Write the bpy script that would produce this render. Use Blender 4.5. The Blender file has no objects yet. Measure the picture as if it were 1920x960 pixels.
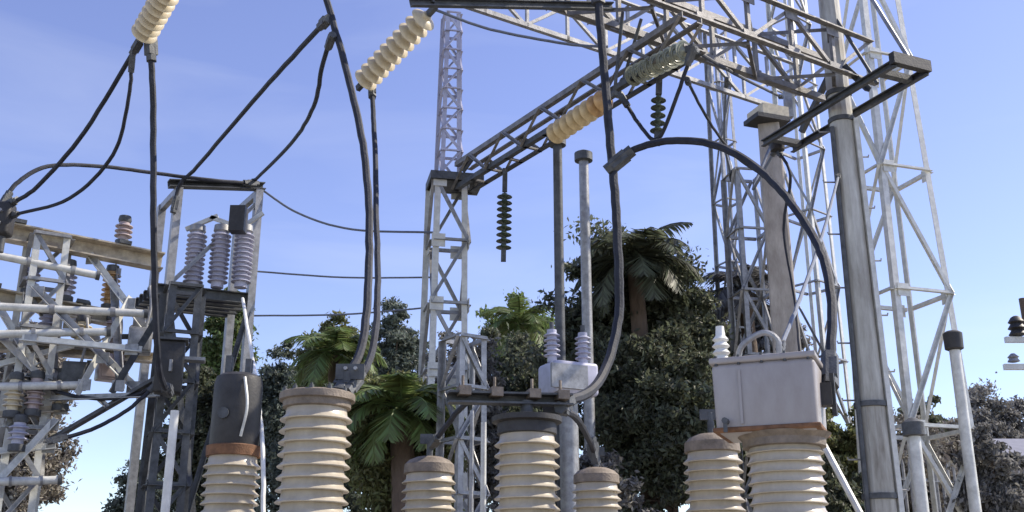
import bpy, math, random
import numpy as np
from mathutils import Vector, Matrix, Quaternion
R = math.radians
random.seed(7); np.random.seed(7)
scn = bpy.context.scene
col = scn.collection

# ------------------------------------------------------------------ camera
CAM_Z, PITCH, FPX = 2.0, 18.0, 2000.0
cam_d = bpy.data.cameras.new('camera'); cam = bpy.data.objects.new('camera', cam_d); col.objects.link(cam)
cam.location = (0, 0, CAM_Z); cam.rotation_euler = (R(90 + PITCH), 0, 0)
cam_d.sensor_width = 36; cam_d.lens = 36 * FPX / 1920; cam_d.clip_start = 0.05; cam_d.clip_end = 3000
scn.camera = cam
scn.render.resolution_x = 1024; scn.render.resolution_y = 512

# ------------------------------------------------------------------ sky and sun
SUN_EL, SUN_AZ = 44.0, 76.0          # azimuth clockwise from +Y
w = bpy.data.worlds.new('World'); scn.world = w; w.use_nodes = True
nt = w.node_tree; bg = nt.nodes['Background']
sky = nt.nodes.new('ShaderNodeTexSky'); sky.sky_type = 'NISHITA'; sky.sun_disc = False
sky.sun_elevation = R(SUN_EL); sky.sun_rotation = R(SUN_AZ)
sky.air_density = 1.0; sky.dust_density = 0.35; sky.ozone_density = 2.4; sky.altitude = 200
hs = nt.nodes.new('ShaderNodeHueSaturation'); hs.inputs['Saturation'].default_value = 0.98; hs.inputs['Hue'].default_value = 0.523
nt.links.new(sky.outputs[0], hs.inputs['Color'])
wtc = nt.nodes.new('ShaderNodeTexCoord'); wmp = nt.nodes.new('ShaderNodeMapping'); wmp.inputs['Scale'].default_value = (1.6, 1.6, 7.0); wmp.inputs['Rotation'].default_value = (.12, .2, 0)
wn = nt.nodes.new('ShaderNodeTexNoise'); wn.inputs['Scale'].default_value = 1.7; wn.inputs['Detail'].default_value = 8; wn.inputs['Distortion'].default_value = .6
wr = nt.nodes.new('ShaderNodeMapRange'); wr.inputs[1].default_value = .46; wr.inputs[2].default_value = .78; wr.inputs[3].default_value = 0; wr.inputs[4].default_value = .15
wm = nt.nodes.new('ShaderNodeMixRGB'); wm.inputs[2].default_value = (5.0, 5.2, 5.6, 1)      # thin cirrus veil
nt.links.new(wtc.outputs['Generated'], wmp.inputs[0]); nt.links.new(wmp.outputs[0], wn.inputs[0]); nt.links.new(wn.outputs[0], wr.inputs[0])
nt.links.new(wr.outputs[0], wm.inputs[0]); nt.links.new(hs.outputs[0], wm.inputs[1]); nt.links.new(wm.outputs[0], bg.inputs[0])
bg.inputs[1].default_value = 0.15
sd = bpy.data.lights.new('sun', 'SUN'); sun = bpy.data.objects.new('sun', sd); col.objects.link(sun)
sd.energy = 4.2; sd.angle = R(0.53); sd.color = (1.0, 0.91, 0.77)
to_sun = Vector((math.cos(R(SUN_EL)) * math.sin(R(SUN_AZ)), math.cos(R(SUN_EL)) * math.cos(R(SUN_AZ)), math.sin(R(SUN_EL))))
sun.rotation_euler = to_sun.to_track_quat('Z', 'Y').to_euler(); sun.location = (30, 8, 30)
vs = scn.view_settings
vs.view_transform = 'Standard'; vs.look = 'None'; vs.gamma = 1; vs.exposure = 0.6; vs.use_curve_mapping = False

# ------------------------------------------------------------------ materials
def mat(name, c, rough=0.6, metal=0.0, var=0.25, scale=6.0, bump=0.0, c2=None, stretch=None, spec=0.5, island=0.0, trans=0.0):
    m = bpy.data.materials.new(name); m.use_nodes = True
    t = m.node_tree; b = t.nodes['Principled BSDF']; L = t.links.new
    b.inputs['Roughness'].default_value = rough; b.inputs['Metallic'].default_value = metal
    b.inputs['Specular IOR Level'].default_value = spec
    tc = t.nodes.new('ShaderNodeTexCoord'); mp = t.nodes.new('ShaderNodeMapping')
    if stretch: mp.inputs['Scale'].default_value = stretch
    L(tc.outputs['Object'], mp.inputs[0])
    n = t.nodes.new('ShaderNodeTexNoise'); n.inputs['Scale'].default_value = scale; n.inputs['Detail'].default_value = 7; n.inputs['Roughness'].default_value = 0.65
    L(mp.outputs[0], n.inputs[0])
    rp = t.nodes.new('ShaderNodeValToRGB')
    lo = c2 if c2 else tuple(v * (1 - var) for v in c); hi = tuple(min(1, v * (1 + var * .7)) for v in c)
    rp.color_ramp.elements[0].position = .32; rp.color_ramp.elements[0].color = (*lo, 1)
    rp.color_ramp.elements[1].position = .68; rp.color_ramp.elements[1].color = (*hi, 1)
    L(n.outputs[0], rp.inputs[0]); out = rp.outputs[0]
    if island:
        g = t.nodes.new('ShaderNodeNewGeometry'); mr = t.nodes.new('ShaderNodeMapRange')
        mr.inputs[3].default_value = 1 - island; mr.inputs[4].default_value = 1 + island
        L(g.outputs['Random Per Island'], mr.inputs[0])
        h = t.nodes.new('ShaderNodeHueSaturation'); L(mr.outputs[0], h.inputs['Value']); L(out, h.inputs['Color'])
        mr2 = t.nodes.new('ShaderNodeMapRange'); mr2.inputs[3].default_value = .47; mr2.inputs[4].default_value = .53
        L(g.outputs['Random Per Island'], mr2.inputs[0]); L(mr2.outputs[0], h.inputs['Hue']); out = h.outputs[0]
    L(out, b.inputs['Base Color'])
    if bump:
        n2 = t.nodes.new('ShaderNodeTexNoise'); n2.inputs['Scale'].default_value = scale * 6; n2.inputs['Detail'].default_value = 5
        L(mp.outputs[0], n2.inputs[0])
        bp = t.nodes.new('ShaderNodeBump'); bp.inputs['Strength'].default_value = bump; bp.inputs['Distance'].default_value = .02
        L(n2.outputs[0], bp.inputs['Height']); L(bp.outputs[0], b.inputs['Normal'])
    if trans:
        tr = t.nodes.new('ShaderNodeBsdfTranslucent'); L(out, tr.inputs[0]); mx = t.nodes.new('ShaderNodeMixShader'); mx.inputs[0].default_value = trans
        L(b.outputs[0], mx.inputs[1]); L(tr.outputs[0], mx.inputs[2]); L(mx.outputs[0], t.nodes['Material Output'].inputs[0])
    return m
M = {
 'porcelain': mat('grey_porcelain', (.52, .465, .365), .28, var=.16, scale=5, c2=(.37, .325, .25), stretch=(1, 1, .25)),
 'lavender': mat('pale_porcelain', (.46, .46, .56), .35, var=.2),
 'cap': mat('cap_iron', (.23, .19, .15), .7, .2, .35, 9, .3),
 'dark_head': mat('dark_painted_head', (.035, .033, .032), .55, var=.4, scale=7, bump=.15),
 'rust': mat('rusty_band', (.20, .10, .05), .85, var=.4, scale=14, bump=.3),
 'tank': mat('tank_paint', (.36, .34, .335), .45, var=.14, scale=3, c2=(.28, .25, .235), stretch=(1, 1, .4), bump=.05),
 'steel': mat('galvanised_steel', (.33, .33, .33), .5, .55, .35, 10, .12),
 'brown_steel': mat('brown_weathered_steel', (.17, .125, .10), .75, .2, .4, 9, .2),
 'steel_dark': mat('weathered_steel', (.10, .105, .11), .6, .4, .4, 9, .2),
 'steel_pale': mat('pale_zinc', (.62, .62, .58), .5, .15, .22, 9, .12),
 'beige': mat('beige_sunlit_channel', (.55, .49, .38), .6, 0, .3, 7, .15, c2=(.30, .25, .19)),  # galvanised steel; its sunlit beige is put into the base colour
 'concrete': mat('weathered_concrete', (.46, .42, .37), .85, 0, .3, 5, .35, c2=(.28, .245, .21), stretch=(1, 1, .3)),
 'pole': mat('stained_zinc_pole', (.50, .49, .44), .55, .2, .3, 4, .2, c2=(.20, .175, .14), stretch=(1, 1, .18)),
 'cable': mat('dark_cable', (.018, .021, .032), .7, 0, .6, 7, .25),
 'wire': mat('thin_wire', (.16, .18, .22), .5, .3, .2, 20),
 'tan': mat('tan_glazed_disc', (.50, .32, .14), .3, 0, .3, 12, c2=(.30, .17, .07)),
 'dark_disc': mat('dark_green_disc', (.07, .095, .07), .3, 0, .3, 12),
 'straw': mat('straw_glazed_disc', (.60, .47, .26), .32, 0, .25, 12, c2=(.44, .33, .17)),
 'steel_mid': mat('sooty_zinc', (.22, .21, .20), .5, .35, .4, 9, .15),
 'cream': mat('cream_glazed_disc', (.62, .54, .38), .35, 0, .25, 12),
 'rose': mat('rose_grey_porcelain', (.42, .34, .33), .4, var=.2),
 'green_disc': mat('green_grey_disc', (.30, .31, .23), .3, 0, .3, 12),
 'white': mat('white_paint', (.78, .77, .72), .5, 0, .15, 8, .05),
 'gravel': mat('gravel', (.36, .335, .29), .95, 0, .45, 9, .9),
 'bark': mat('bark', (.13, .095, .07), .95, 0, .4, 8, .8, stretch=(1, 1, .3)),
 'leaf_grey': mat('greyish_leaves', (.19, .185, .175), .55, 0, .35, .9, island=.5, trans=.42),
 'leaf_dark': mat('dark_leaves', (.125, .138, .088), .5, 0, .35, .9, island=.55, trans=.48),
 'leaf_mid': mat('green_leaves', (.19, .20, .085), .5, 0, .35, .9, island=.5, trans=.5),
 'leaf_light': mat('bright_leaves', (.16, .21, .07), .5, 0, .35, .9, island=.45, trans=.4),
 'leaf_blue': mat('bluish_leaves', (.13, .155, .125), .5, 0, .35, .9, island=.45, trans=.48),
 'leaf_dry': mat('dusty_leaves', (.26, .235, .20), .8, 0, .3, 1.5, island=.4, trans=.2),
 'roof': mat('sheet_roof', (.22, .22, .25), .6, .1, .2, 4),
 'wall': mat('rendered_wall', (.30, .27, .24), .9, 0, .25, 3, .2),
 'door': mat('dark_boards', (.06, .055, .05), .8, 0, .35, 6, .2),
 'glass': mat('window_glass', (.03, .035, .045), .1, 0, .1, 3),
}

# ------------------------------------------------------------------ helpers
CAMM = Matrix.Translation((0, 0, CAM_Z)) @ Matrix.Rotation(R(90 + PITCH), 4, 'X')
def P(px, py, Y):
    """world point seen at a photograph pixel, standing Y metres in front of the camera"""
    d = (CAMM.to_3x3() @ Vector(((px - 960) / FPX, (480 - py) / FPX, -1)))
    return Vector((0, 0, CAM_Z)) + d * (Y / d.y)

class MB:
    def __init__(s): s.v = []; s.f = []
    def add(s, vs, fs):
        o = len(s.v); s.v += [tuple(v) for v in vs]; s.f += [tuple(i + o for i in f) for f in fs]; return s
    def box(s, c, size, q=None, taper=1.0):
        c = Vector(c); x, y, z = (a / 2 for a in size); q = q or Quaternion()
        vs = [c + q @ Vector((sx * x * (taper if sz > 0 else 1), sy * y * (taper if sz > 0 else 1), sz * z)) for sz in (-1, 1) for sx, sy in ((-1, -1), (1, -1), (1, 1), (-1, 1))]
        return s.add(vs, [(3, 2, 1, 0), (4, 5, 6, 7), (0, 1, 5, 4), (1, 2, 6, 5), (2, 3, 7, 6), (3, 0, 4, 7)])
    def prism(s, p0, p1, prof, up=Vector((0, 0, 1)), r1=1.0):
        p0 = Vector(p0); p1 = Vector(p1); d = (p1 - p0).normalized()
        a = d.cross(up); a = a.normalized() if a.length > 1e-4 else Vector((1, 0, 0)); b = a.cross(d)
        n = len(prof)
        vs = [p0 + a * u + b * v for u, v in prof] + [p1 + (a * u + b * v) * r1 for u, v in prof]
        return s.add(vs, [tuple(range(n))[::-1], tuple(range(n, 2 * n))] + [(i, (i + 1) % n, n + (i + 1) % n, n + i) for i in range(n)])
    def angle(s, p0, p1, w=.08, t=.012, up=Vector((0, 0, 1)), flip=1):
        return s.prism(p0, p1, [(0, 0), (w * flip, 0), (w * flip, t), (t * flip, t), (t * flip, w), (0, w)][::flip], up)
    def channel(s, p0, p1, h=.2, w=.1, t=.015, up=Vector((0, 0, 1))):
        return s.prism(p0, p1, [(-w/2, -h/2), (w/2, -h/2), (w/2, -h/2 + t), (-w/2 + t, -h/2 + t), (-w/2 + t, h/2 - t), (w/2, h/2 - t), (w/2, h/2), (-w/2, h/2)], up)
    def tube(s, pts, r, n=8, r1=None):
        pts = [Vector(p) for p in pts]; N = len(pts); a = None; vs = []
        for i, p in enumerate(pts):
            d = (pts[min(i + 1, N - 1)] - pts[max(i - 1, 0)]).normalized()
            if a is None: a = d.orthogonal().normalized()
            else:
                a = (a - d * a.dot(d)).normalized()
            b = d.cross(a); rr = r if r1 is None else r + (r1 - r) * i / (N - 1)
            vs += [p + (a * math.cos(k * 2 * math.pi / n) + b * math.sin(k * 2 * math.pi / n)) * rr for k in range(n)]
        fs = [(i * n + k, i * n + (k + 1) % n, (i + 1) * n + (k + 1) % n, (i + 1) * n + k) for i in range(N - 1) for k in range(n)]
        fs += [tuple(range(n))[::-1], tuple(range((N - 1) * n, N * n))]
        return s.add(vs, fs)
    def lathe(s, prof, c=(0, 0, 0), n=32, q=None):
        c = Vector(c); q = q or Quaternion(); vs = []
        for r, z in prof:
            vs += [c + q @ Vector((r * math.cos(k * 2 * math.pi / n), r * math.sin(k * 2 * math.pi / n), z)) for k in range(n)]
        m = len(prof)
        fs = [(i * n + k, i * n + (k + 1) % n, (i + 1) * n + (k + 1) % n, (i + 1) * n + k) for i in range(m - 1) for k in range(n)]
        fs += [tuple(range(n))[::-1], tuple(range((m - 1) * n, m * n))]
        return s.add(vs, fs)
    def mesh(s, name, off=Vector((0, 0, 0)), smooth=None):
        me = bpy.data.meshes.new(name); me.from_pydata([Vector(v) - off for v in s.v], [], s.f); me.validate()
        if smooth is not None:
            me.shade_smooth(); me.set_sharp_from_angle(angle=R(smooth))
        return me

def link(name, me, m, parent=None, loc=(0, 0, 0), q=None, scale=None):
    if len(me.materials) == 0: me.materials.append(M[m])
    o = bpy.data.objects.new(name, me); col.objects.link(o)
    if parent: o.parent = parent
    o.location = loc
    if q: o.rotation_mode = 'QUATERNION'; o.rotation_quaternion = q
    if scale: o.scale = scale
    return o
def part(name, mb, m, root, smooth=None, parent=None):
    """a mesh made in world space hung under its thing (or under one of its parts, which sit at the thing's origin)"""
    return link(name, mb.mesh(name, Vector(root.location), smooth), m, parent or root)
def tag(o, label, cat, group=None, kind=None):
    if label: o['label'] = label
    if cat: o['category'] = cat
    if group: o['group'] = group
    if kind: o['kind'] = kind
    return o
def thing(name, label, cat, loc, group=None):
    o = bpy.data.objects.new(name, None); col.objects.link(o); o.location = loc; o.empty_display_size = .1
    return tag(o, label, cat, group)
def smooth_path(pts, k=8):
    pts = [Vector(p) for p in pts]
    if len(pts) < 3: return [pts[0].lerp(pts[-1], i / k) for i in range(k + 1)]
    out = []; q = [pts[0] * 2 - pts[1]] + pts + [pts[-1] * 2 - pts[-2]]
    for i in range(1, len(q) - 2):
        a, b, c, d = q[i - 1:i + 3]
        for j in range(k):
            t = j / k
            out.append(.5 * ((2 * b) + (c - a) * t + (2 * a - 5 * b + 4 * c - d) * t * t + (3 * b - a - 3 * c + d) * t ** 3))
    return out + [pts[-1]]
def ground(p): return Vector((p.x, p.y, 0))
def cable(name, label, pix, r=.02, m='cable', group=None, cat='cable', clamps=True):
    pts = smooth_path([p if isinstance(p, Vector) else P(*p) for p in pix])
    if m != 'steel_dark' and len(pts) > 8:
        jr = random.Random(label); pts = [p + Vector((jr.gauss(0, 1), jr.gauss(0, 1), jr.gauss(0, .5))) * (r * .035 + .0012) if 1 < i < len(pts) - 2 else p for i, p in enumerate(pts)]
    root = thing(name, label, cat, pts[-1], group)
    part('conductor', MB().tube(pts, r, 8), m, root, 40)
    if clamps:
        for a, b in ((pts[0], pts[1]), (pts[-1], pts[-2])):
            d = (b - a).normalized()
            c = MB().tube([a - d * r * 2, a + d * r * 7], r * 1.7, 6)
            c.box(a + d * r * 2.5, (r * 5, r * 3, r * 3), d.to_track_quat('X', 'Z'))
            part('clamp', c, 'steel_dark', root)
    return root

# ------------------------------------------------------------------ ground
g = MB(); n = 24
gx = [-1500, -400, -120, -40, -15, 0, 15, 40, 120, 400, 1500]
gy = [-300, -60, -10, 5, 15, 30, 60, 150, 500, 2000]
vs_ = [(x, y, 0) for y in gy for x in gx]; nx = len(gx)
g.add(vs_, [(j * nx + i, j * nx + i + 1, (j + 1) * nx + i + 1, (j + 1) * nx + i) for j in range(len(gy) - 1) for i in range(nx - 1)])
tag(link('ground', g.mesh('ground'), 'gravel'), 'pale gravel ground of the switchyard', 'ground', kind='structure')

# ------------------------------------------------------------------ porcelain columns in the foreground
def shed_profile(h, core, tip, pitch, base=.05):
    pr = [(core, 0), (core, base)]
    z = base
    while z + pitch < h - .02:
        pr += [(core, z + pitch * .5), (tip * .985, z + pitch * .47), (tip, z + pitch * .55), (tip * .97, z + pitch * .64), (core * 1.04, z + pitch * .96)]
        z += pitch
    return pr + [(core, h)]
bolt_me = MB().lathe([(.017, -.02), (.017, .022), (.009, .024), (.009, .036)], n=6).mesh('bolt')
def ring(parent, z, r, n):
    for k in range(n):
        a = k * 2 * math.pi / n; link('bolt', bolt_me, 'steel_dark', parent, (r * math.cos(a), r * math.sin(a), z))
H_INS = 1.95
porc_me = MB().lathe(shed_profile(H_INS, .205, .25, .08), n=40).mesh('porcelain', smooth=50)
def pedestal(root, top, half=.2):
    x, y, _ = root.location
    for sx in (-1, 1):
        for sy in (-1, 1):
            part('leg', MB().angle((x + sx * half, y + sy * half, 0.12), (x + sx * half * .98, y + sy * half * .98, top - .03), .07, .01, Vector((0, 1, 0)), flip=-sx), 'steel', root)
    for s in (-1, 1):
        part('brace', MB().angle((x - half, y + s * (half + .012), .2), (x + half, y + s * (half + .012), top - .1), .045, .007), 'steel', root)
        part('brace', MB().angle((x + s * (half + .012), y - half, .2), (x + s * (half + .012), y + half, top - .1), .045, .007), 'steel', root)
    part('top_plate', MB().box((x, y, top - .015), (.62, .62, .03)), 'steel', root)
    part('footing', MB().box((x, y, .05), (.8, .8, .15), taper=.94), 'concrete', root)
def column(px, py, Y, label, head, name='porcelain_bushing', group='porcelain bushing columns of the breaker', tw=.25):
    top = P(px, py, Y); x, y, zt = top
    zb = zt - H_INS - .05
    root = thing(name, label, 'insulator', (x, y, 0), group)
    pedestal(root, zb - .12)
    fl = MB().lathe([(.30, zb - .12), (.30, zb - .07), (.235, zb - .06), (.225, zb + .05), (.2, zb + .05)], (x, y, 0), 32)
    f = part('base_flange', fl, 'cap', root, 40)
    link('porcelain', porc_me, 'porcelain', root, (0, 0, zb))
    if head == 'flat':
        c = part('cap', MB().lathe([(.2, zt - .07), (.235, zt - .06), (.235, zt - .015), (.262, zt - .01), (.262, zt + .035), (.245, zt + .045), (.08, zt + .075)], (x, y, 0), 36), 'cap', root, 40)
        ring(c, zt + .04, .238, 12)
        t = part('terminal', MB().tube([(x + .2, y, zt + .03), (x + .2, y, zt + .2)], .03, 10).box((x + .22, y, zt + .2), (.2, .03, .11)), 'steel_dark', root)
        for bx in (.19, .26): part('bolt', MB().tube([(x + bx, y - .04, zt + .22), (x + bx, y + .04, zt + .22)], .014, 6), 'steel', root, parent=t)
    elif head == 'dark':
        hh = .68
        part('head', MB().lathe([(.19, zt - .05), (.215, zt + .02), (.215, zt + hh - .1), (.20, zt + hh - .03), (.15, zt + hh), (.05, zt + hh + .02)], (x, y, 0), 36), 'dark_head', root, 40)
        part('rust_band', MB().lathe([(.18, zt - .06), (.235, zt - .055), (.24, zt + .03), (.218, zt + .04)], (x, y, 0), 36), 'rust', root, 40)
        part('sight_glass', MB().tube([(x - .06, y - .18, zt + .3), (x - .06, y - .235, zt + .3)], .05, 12), 'steel_dark', root, 40)
        part('terminal', MB().box((x - .1, y, zt + hh + .07), (.05, .09, .2)), 'steel_dark', root)
        part('terminal', MB().box((x + .08, y, zt + hh + .06), (.05, .09, .16)), 'steel_dark', root)
        part('pipe', MB().tube(smooth_path([(x + .1, y - .19, zt + .1), (x + .15, y - .24, zt + .35), (x + .1, y - .2, zt + .62)]), .014, 6), 'steel_pale', root, 40)
    elif head == 'clamped':
        part('cap', MB().lathe([(.2, zt - .07), (.23, zt - .06), (.225, zt + .02), (.27, zt + .03), (.27, zt + .07), (.1, zt + .1)], (x, y, 0), 36), 'dark_head', root, 40)
        q = Quaternion((0, 0, 1), R(14))
        b = part('terminal_bar', MB().channel(q @ Vector((-.62, 0, 0)) + Vector((x, y, zt + .2)), q @ Vector((.36, 0, 0)) + Vector((x, y, zt + .22)), .09, .12), 'steel_dark', root)
        for k in (-.5, -.25, .05, .28):
            part('clamp', MB().box(q @ Vector((k, 0, 0)) + Vector((x, y, zt + .25)), (.09, .16, .07), q).tube([q @ Vector((k, .03, .02)) + Vector((x, y, zt + .2)), q @ Vector((k, .03, .02)) + Vector((x, y, zt + .36))], .012, 6), 'cap', root, parent=b)
        part('stud', MB().tube([(x, y, zt + .08), (x, y, zt + .2)], .05, 10), 'steel_dark', root, 40)
    else:
        part('cap', MB().lathe([(.2, zt - .07), (.235, zt - .06), (.23, zt + .02), (.19, zt + .06), (.12, zt + .09), (.05, zt + .1)], (x, y, 0), 36), 'cap', root, 40)
        part('stud', MB().tube([(x, y, zt + .09), (x, y, zt + .28)], .03, 8), 'steel_dark', root, 40)
        part('terminal', MB().box((x, y, zt + .26), (.18, .035, .09)), 'steel_dark', root)
    return root, Vector((x, y, zt))
_, I2 = column(595, 750, 7.4, 'grey ribbed porcelain column with flat brown cap below the crossing dark cables', 'flat')
_, I4 = column(988, 800, 8.2, 'grey ribbed porcelain column under a dark clamp bar, beside thin pale pipes', 'clamped')
_, I6 = column(1335, 835, 9.1, 'grey ribbed porcelain column half hidden beneath the pale metal tank', 'dome')
_, I1 = column(438, 845, 9.5, 'grey porcelain column carrying a tall black cylindrical head with rusty band', 'dark')
_, I3 = column(805, 876, 10.0, 'smaller grey porcelain column with domed brown cap beside green shrubs', 'dome')
_, I5 = column(1118, 895, 11.0, 'grey porcelain column with domed cap in front of the dark tree', 'dome')

# instrument transformer with its big pale tank
top = P(1470, 832, 7.6); x, y, zt = top; zb = zt - 2.05
root = thing('current_transformer', 'big pale grey metal tank on a thick ribbed porcelain column', 'transformer', (x, y, 0))
pedestal(root, zb - .12, .24)
part('base_flange', MB().lathe([(.34, zb - .12), (.34, zb - .06), (.28, zb - .05), (.27, zb + .05)], (x, y, 0), 32), 'cap', root, 40)
part('porcelain', MB().lathe(shed_profile(2.05, .238, .27, .07), (x, y, zb), 44), 'porcelain', root, 50)
import bmesh
def rounded_box(size, bev, loc, q, segs=4, taper=1.0):
    bm = bmesh.new(); bmesh.ops.create_cube(bm, size=1)
    for v in bm.verts:
        k = taper if v.co.z < 0 else 1
        v.co = Vector((v.co.x * size[0] * k, v.co.y * size[1] * k, v.co.z * size[2]))
    bmesh.ops.bevel(bm, geom=list(bm.edges), offset=bev, segments=segs, affect='EDGES', profile=.5)
    mb = MB(); bm.verts.index_update()
    mb.add([Vector(loc) + q @ v.co for v in bm.verts], [tuple(v.index for v in f.verts) for f in bm.faces]); bm.free(); return mb
qt = Quaternion((0, 0, 1), R(-22)); cx = x - .075
tk = part('tank', rounded_box((.72, .56, .50), .045, (cx, y, zt + .30), qt, 4, .97), 'tank', root, 45)
part('lid', rounded_box((.74, .58, .045), .012, (cx, y, zt + .565), qt, 2), 'tank', root, 45, parent=tk)
part('skirt', MB().lathe([(.2, zt - .04), (.29, zt - .03), (.29, zt + .02), (.33, zt + .06)], (x, y, 0), 36), 'cap', root, 40)
part('bottom_rim', rounded_box((.735, .575, .035), .01, (cx, y, zt + .075), qt, 2), 'rust', root, 45, parent=tk)
for sx in (-.32, -.16, 0, .16, .32):
    part('bolt', MB().tube([qt @ Vector((sx, -.275, .60)) + Vector((cx, y, zt)), qt @ Vector((sx, -.275, .53)) + Vector((cx, y, zt))], .012, 6), 'steel_dark', root, parent=tk)
part('weld_seam', MB().box(qt @ Vector((-.16, -.283, .3)) + Vector((cx, y, zt)), (.018, .012, .38), qt), 'tank', root, parent=tk)
part('drain_valve', MB().tube([qt @ Vector((-.27, -.27, .13)) + Vector((cx, y, zt)), qt @ Vector((-.27, -.35, .13)) + Vector((cx, y, zt))], .022, 8).tube([qt @ Vector((-.27, -.33, .13)) + Vector((cx, y, zt)), qt @ Vector((-.27, -.33, .05)) + Vector((cx, y, zt))], .015, 8), 'steel_dark', root, 40, parent=tk)
part('lug', MB().box(qt @ Vector((.385, .05, .33)) + Vector((cx, y, zt)), (.09, .12, .16), qt).box(qt @ Vector((.435, .05, .33)) + Vector((cx, y, zt)), (.03, .06, .3), qt), 'dark_head', root, parent=tk)
part('bushing', MB().lathe([(.055, .58), (.055, .62), (.04, .64), (.065, .66), (.04, .69), (.065, .71), (.04, .74), (.06, .76), (.035, .79), (.03, .86)], qt @ Vector((-.31, -.1, 0)) + Vector((cx, y, zt)), 18), 'white', root, 40)
part('pipe', MB().tube(smooth_path([qt @ Vector(p) + Vector((cx, y, zt)) for p in ((.1, -.1, .58), (.1, -.12, .72), (0, -.12, .78), (-.15, -.12, .70), (-.2, -.1, .58))]), .022, 8), 'steel', root, 40)
CT_TOP = Vector((cx, y, zt + .59)); CT = Vector((x, y, zt))

# ------------------------------------------------------------------ pole with crossarm, the tall lattice mast, the gantry beam
BDIR = Vector((math.cos(R(32.5)), math.sin(R(32.5)), 0))        # along the beam, away to the right
UDIR = Vector((-BDIR.y, BDIR.x, 0))                              # along the lines, away to the left
pt = P(1575, 205, 13.0); zp = pt.z
root = thing('steel_pole', 'tapered stained steel pole with side crossarm and a dark strip as its shaded edge', 'pole', ground(pt)); PO = root.location.copy()
ZT = zp + 3.2
part('shaft', MB().lathe([(.225, 0), (.205, 2), (.185, 4), (.155, zp), (.125, ZT)], PO, 14), 'pole', root, 20)
rd = lambda z: .225 + (.155 - .225) * z / zp
part('conduit', MB().tube([PO + Vector((-.225, -.12, .2)), PO + Vector((-.16, -.09, zp - .3))], .032, 8), 'steel_dark', root, 40)  # dark tube standing in for the shaded left edge of the shaft
part('lit_edge_strip', MB().box(PO + Vector((.175, -.115, zp * .5)), (.06, .1, zp - .4), Quaternion((0, 1, 0), R(-.45))), 'steel_pale', root)  # pale strip standing in for the sunlit right edge of the shaft
for k in range(17):
    z = 2.2 + k * .36; sg = 1 if k % 2 else -1
    part('step_bolt', MB().tube([PO + Vector((sg * rd(z) * .9, 0, z)), PO + Vector((sg * (rd(z) + .15), 0, z)), PO + Vector((sg * (rd(z) + .155), 0, z + .03))], .011, 6), 'steel', root)
for z in (zp - .18, zp + .22, 4.3, 3.2):
    r = rd(z) + .006
    part('band', MB().lathe([(r, -.035), (r + .012, -.03), (r + .012, .03), (r, .035)], PO + Vector((0, 0, z)), 24), 'steel_dark', root, 40)
part('base_plate', MB().box(PO + Vector((0, 0, .02)), (.9, .9, .06)), 'steel', root)
tipN = P(1745, 140, 11.55); tipF = PO + Vector((0, 0, 0)); dirA = (Vector((tipN.x, tipN.y, 0)) - PO).normalized()
side = Vector((-dirA.y, dirA.x, 0))
A0 = PO + Vector((0, 0, zp)) - dirA * 1.35; A1 = PO + Vector((0, 0, zp)) + dirA * 1.3
for s in (-1, 1):
    part('crossarm', MB().channel(A0 + side * s * .26, A1 + side * s * .26, .10, .06), 'steel_dark', root)
for k in (.08, .9): part('spacer', MB().box(A0.lerp(A1, k), (.1, .46, .08), dirA.to_track_quat('X', 'Z')), 'steel_dark', root)
part('end_cap', MB().lathe([(.02, -.1), (.1, -.06), (.11, .04), (.05, .1)], A0, 16), 'dark_head', root, 50)
part('end_cap', MB().box(A1 + Vector((0, 0, .06)), (.09, .6, .15), dirA.to_track_quat('X', 'Z')), 'dark_head', root)
up = PO + Vector((0, 0, ZT - .15))
part('tie_rod', MB().tube([up, A1 + Vector((0, 0, .1))], .028, 8), 'steel', root, 40)
part('tie_rod', MB().tube([up + Vector((0, 0, -1.5)), A0.lerp(A1, .78) + Vector((0, 0, .05))], .024, 8), 'steel_dark', root, 40)
part('brace', MB().angle(PO + Vector((0, 0, zp + .75)), A0.lerp(A1, .72), .07, .01), 'steel_dark', root)
part('brace', MB().angle(PO + Vector((0, 0, zp + .7)), A0.lerp(A1, .2), .07, .01), 'steel_dark', root)

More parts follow.
